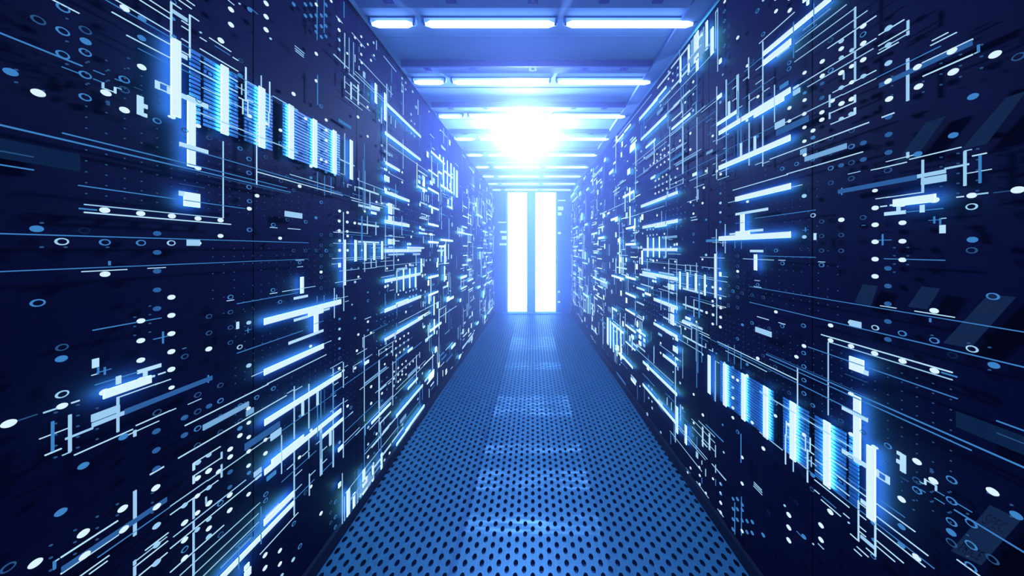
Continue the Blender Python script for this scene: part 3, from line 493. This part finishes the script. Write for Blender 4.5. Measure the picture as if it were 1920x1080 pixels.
def add_element(side, e, lo, hi, parent, idx):
    jit = -.0015 + (idx % 37)*.00007
    c = e[1]
    if e[0] == 'H':
        d1, d2, z1, z2, hh = e[2:]
        if d2 < d1: d1, d2, z1, z2 = d2, d1, z2, z1
        if d2 <= lo or d1 >= hi or d2-d1 < 1e-6: return
        a, b = max(d1, lo+.001), min(d2, hi-.001)
        if b-a < .0015: return
        za = z1+(z2-z1)*(a-d1)/(d2-d1); zb = z1+(z2-z1)*(b-d1)/(d2-d1)
        if min(za, zb)-hh+EYE < ZLO or max(za, zb)+hh+EYE > ZHI: return
        poly = [(a, za-hh), (b, zb-hh), (b, zb+hh), (a, za+hh)]; big = hh > .0075
    elif e[0] == 'V':
        d, zt, zb, hw = e[2:]
        if not lo <= d < hi: return
        zt = min(zt, ZHI-EYE); zb = max(zb, ZLO-EYE)
        if zt-zb < .004: return
        p, q = max(d-hw, lo+.001), min(d+hw, hi-.001)
        poly = [(p, zb), (q, zb), (q, zt), (p, zt)]; big = hw > .0065
    else:
        d, z, r = e[2:]
        if not lo <= d < hi or z-r+EYE < ZLO or z+r+EYE > ZHI: return
        d = min(max(d, lo+r+.001), hi-r-.001)
        n = 20 if d < 1.5 else 10
        mbx = MB()
        if e[0] == 'O': flat(mbx, side, circ(d, z, r, n), .003, jit); mbx.build('indicator_dot', M[c], parent)
        else: ringmesh(mbx, side, d, z, r, n, jit); mbx.build('indicator_ring', M[c], parent)
        return
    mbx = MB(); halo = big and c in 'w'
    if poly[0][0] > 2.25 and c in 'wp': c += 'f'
    flat(mbx, side, poly, .004 if big else .0025, jit, halo)
    mbx.build('light_bar' if big else 'light_line', [M[c], M['halo'], M['rim']] if halo else M['wl' if c == 'w' and not big else c], parent)

def grid_cells(side):
    """tiny dots (distance, height) of the dot fields, left-row coordinates"""
    out = []
    for i in range(34):
        d = .576+.0268*i
        for j in range(14):
            z = .475-.0262*j
            if random.random() < .86: out.append((d, z, .0018, 'b'))
    for (d0, d1, z0, z1) in ((.80, 1.40, -.22, .02), (.86, 1.32, -.62, -.20), (1.70, 2.5, .02, .42), (1.0, 1.5, -.95, -.55), (2.2, 3.2, .05, .55), (1.5, 2.1, -.75, -.35)):
        d = d0
        while d < d1:
            z = z0
            while z < z1:
                if random.random() < .6: out.append((d, z, .0019 if d < 1.6 else .0045, 'b' if d < 1.6 else 'a'))
                z += .028 if d < 1.6 else .045
            d += .028 if d < 1.6 else .045
    return out
def fine_pattern(n, d0, d1):
    out = []
    for _ in range(n):
        d = d0+(d1-d0)*random.random(); z = random.uniform(-1.5, 1.38)
        if d0 > 2 and random.random() < .9 and not any(a < d < b for a, b in ((2.30, 2.52), (2.58, 3.05), (3.33, 4.15), (4.46, 5.9))): continue
        t = random.random(); c = random.choice('wppabb' if d > 2 else 'pabbm')
        sz = .7+.45*d
        if t < .33: out.append(('V', c, d, z+random.uniform(.02, .16)*sz, z, .0018*sz))
        elif t < .72:
            L = random.uniform(.02, .14)*sz; out.append(('H', c, d, d+L, z, z, random.choice((.0018, .0025, .006))*sz))
        elif t < .80 and d > 1.9:
            out.append(('V', 'w', d, z+.03*sz, z, .010*sz))
        else: out.append(('O', c, d, z, .0045*sz))
    # clusters of comb lines
    for _ in range(n//60):
        d = d0+(d1-d0)*random.random(); z = random.uniform(-1.4, 1.2); h = random.uniform(.06, .22)
        for k in range(random.randint(3, 7)): out.append(('V', random.choice('pab'), d+k*.03*(.6+.3*d), z+h, z, .003*(.5+.3*d)))
    return out
GR = grid_cells(0)
for side in (-1, 1):
    els = ELEM_L if side < 0 else [turn(e) for e in ELEM_L]
    fine = fine_pattern(90, 1.30, 2.4) + fine_pattern(1050, 2.35, 6.0)
    for ci in range(len(EDGE)-1):
        lo, hi = EDGE[ci], EDGE[ci+1]
        mid = (lo+hi)/2
        cab = thing('data_cabinet', (side*(W0-TAPER*mid+.15), mid, 0), LAB[side][ci], 'cabinet', 'data cabinets along the aisle')
        def slab(mbx, a, b, z0, z1, o0, o1):
            mbx.prism([wall(side, d, z, o0) for d, z in ((a, z0), (b, z0), (b, z1), (a, z1))][::(1 if side < 0 else -1)],
                      [wall(side, d, z, o1) for d, z in ((a, z0), (b, z0), (b, z1), (a, z1))][::(1 if side < 0 else -1)])
        mb = MB(); slab(mb, lo+.001, hi-.001, .075, TOP-.004, PANEL+.022, .30); mb.build('cabinet_body', M['body'], cab)
        mb = MB(); slab(mb, lo+.0015, hi-.0015, .08, TOP-.006, PANEL, PANEL+.02); mb.build('door_panel', M['panel'], cab)
        mb = MB(); slab(mb, lo+.001, hi-.001, .002, .073, .006, .30); mb.build('plinth', M['plinth'], cab)
        for i, e in enumerate(els): add_element(side, e, lo, hi, cab, i)
        # louvred grille behind the upright bars
        mb = MB()
        for k in range(17):
            z = .405+.0134*k
            zz = (z, z+.0088) if side < 0 else (-z-.0092-.2236, -z-.2236)
            for (a, b) in ((.752, .775), (.783, .872), (.892, .985), (1.025, 1.32)):
                a2, b2 = max(a+(0 if side < 0 else .039), lo+.001), min(b+(0 if side < 0 else .039), hi-.001)
                if b2-a2 > .004: slab(mb, a2, b2, EYE+zz[0], EYE+zz[1], .010, .0135)
        if mb.v: mb.build('vent_grille', M['grille'], cab)
        # dot field
        for c in 'ba':
            mb = MB()
            for (d, z, r, cc) in GR:
                if cc != c: continue
                if side > 0: d, z = d+.0389, -z-.2236
                if lo+r <= d < hi-r: flat(mb, side, circ(d, z, r, 6), .001, .004)
            if mb.v: tag(mb.build('dot_field', M['d' if c == 'b' else 'b'], cab), kind='stuff')
        # fine far pattern
        per = {}
        for e in fine:
            if not lo+.05 <= e[2] < hi-.05: continue
            mbx = per.setdefault(e[1], MB()); jit = .002+random.random()*.004
            if e[0] == 'H': poly = [(e[2], e[4]-e[6]), (min(e[3], hi-.002), e[4]-e[6]), (min(e[3], hi-.002), e[4]+e[6]), (e[2], e[4]+e[6])]
            elif e[0] == 'V':
                if e[3]+EYE > ZHI: continue
                poly = [(e[2]-e[5], e[4]), (e[2]+e[5], e[4]), (e[2]+e[5], e[3]), (e[2]-e[5], e[3])]
            else: poly = circ(e[2], e[3], e[4], 7)
            flat(mbx, side, poly, .0015, jit)
        for c, mbx in per.items():
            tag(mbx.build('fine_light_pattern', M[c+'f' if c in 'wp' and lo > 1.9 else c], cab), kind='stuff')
        # faint slanted price tags shining on the right-hand doors
        if side > 0 and ci == 0:
            def rp(u, v):
                du = u-989.0; return (F*W0/du, -(v-VY)/du*W0)
            tags = [([(1847,552),(1898,557),(1813,653),(1763,643)], ['GEN', '572'], .22), ([(1723,537),(1757,541),(1733,580),(1697,575)], [], 0), ([(1613,533),(1641,536),(1627,575),(1598,566)], [], 0),
                    ([(1850,947),(1908,975),(1833,1060),(1777,1033)], ['SPEC', 'PRICE'], .22), ([(1918,170),(1880,183),(1797,280),(1843,270)], [], 0), ([(1767,218),(1730,230),(1673,307),(1710,297)], [], 0)]
            for q, words, hgt in tags:
                quad = [rp(*p) for p in q]
                dlo = min(p[0] for p in quad)
                mb = MB(); pts = quad
                ar = sum(pts[i][0]*pts[(i+1) % 4][1]-pts[(i+1) % 4][0]*pts[i][1] for i in range(4))
                flat(mb, side, pts if ar > 0 else pts[::-1], .001, .0075)
                tg = mb.build('price_tag', M['tag'], cab)
                for wi, word in enumerate(words):
                    cu = bpy.data.curves.new('tag_text', 'FONT'); cu.body = word; cu.size = 1; cu.align_x = 'CENTER'
                    ob = bpy.data.objects.new('tag_text', cu); COL.objects.link(ob)
                    me = bpy.data.meshes.new_from_object(ob.evaluated_get(bpy.context.evaluated_depsgraph_get()))
                    bpy.data.objects.remove(ob)
                    xs = [v.co.x for v in me.vertices]; wdt = max(xs)-min(xs)
                    v0 = (.12, .74)[wi] if len(words) > 1 else .4
                    mb = MB(); verts = []
                    for v in me.vertices:
                        a = .5+v.co.x/wdt*.7; b = v0+hgt*(1-v.co.y/.75)*.9
                        P = [(1-a)*(1-b)*quad[0][i]+a*(1-b)*quad[1][i]+a*b*quad[2][i]+(1-a)*b*quad[3][i] for i in (0, 1)]
                        verts.append(wall(side, P[0], EYE+P[1], .0072))
                    mb.add(verts, [tuple(p.vertices) for p in me.polygons])
                    o = mb.build('tag_lettering', M['tagink'], tg)
                    o.location = (0, 0, 0)
                    bpy.data.meshes.remove(me)

# ---------------------------------------------------------------- haze, camera, view
wld = bpy.data.worlds.new('World'); S.world = wld; wld.use_nodes = True
n = wld.node_tree.nodes; n.clear(); l = wld.node_tree.links
o = n.new('ShaderNodeOutputWorld'); bg = n.new('ShaderNodeBackground'); bg.inputs[0].default_value = (0, 0, 0, 1); bg.inputs[1].default_value = 0
l.new(bg.outputs[0], o.inputs['Surface'])
vs_ = n.new('ShaderNodeVolumeScatter'); vs_.inputs['Color'].default_value = (.38, .46, 1, 1); vs_.inputs['Density'].default_value = HAZE
vs_.inputs['Anisotropy'].default_value = ANISO
va = n.new('ShaderNodeVolumeAbsorption'); va.inputs['Color'].default_value = (.38, .46, 1, 1); va.inputs['Density'].default_value = HAZE
ge = n.new('ShaderNodeNewGeometry'); sp = n.new('ShaderNodeSeparateXYZ'); l.new(ge.outputs['Position'], sp.inputs[0])
mr = n.new('ShaderNodeMapRange'); mr.inputs[1].default_value = .8; mr.inputs[2].default_value = 2.5; mr.inputs[3].default_value = HAZE*.05; mr.inputs[4].default_value = HAZE
l.new(sp.outputs[1], mr.inputs[0]); l.new(mr.outputs[0], vs_.inputs['Density']); l.new(mr.outputs[0], va.inputs['Density'])   # the mist thickens towards the far end
ad = n.new('ShaderNodeAddShader'); l.new(vs_.outputs[0], ad.inputs[0]); l.new(va.outputs[0], ad.inputs[1])
l.new(ad.outputs[0], o.inputs['Volume'])
cam = bpy.data.cameras.new('camera'); co = bpy.data.objects.new('camera', cam); COL.objects.link(co); S.camera = co
co.location = (0, 0, EYE); co.rotation_euler = (math.pi/2, 0, 0)
cam.sensor_width = 36; cam.lens = F*36/1920; cam.shift_x = -(VX-960)/1920; cam.shift_y = (VY-540)/1920; cam.clip_start = .02
S.view_settings.view_transform = 'Standard'; S.view_settings.look = 'None'; S.view_settings.exposure = 0; S.view_settings.gamma = 1
S.view_settings.use_curve_mapping = False
cy = S.cycles
wld.cycles.volume_step_size = 1.5; wld.cycles.volume_sampling = 'MULTIPLE_IMPORTANCE'; cy.volume_step_rate = 1.0
cy.use_denoising = True; cy.use_adaptive_sampling = True; cy.adaptive_threshold = .03; cy.max_bounces = 3; cy.diffuse_bounces = 2; cy.glossy_bounces = 2; cy.volume_bounces = 0; cy.transmission_bounces = 0
cy.caustics_reflective = False; cy.caustics_refractive = False; cy.sample_clamp_indirect = 4
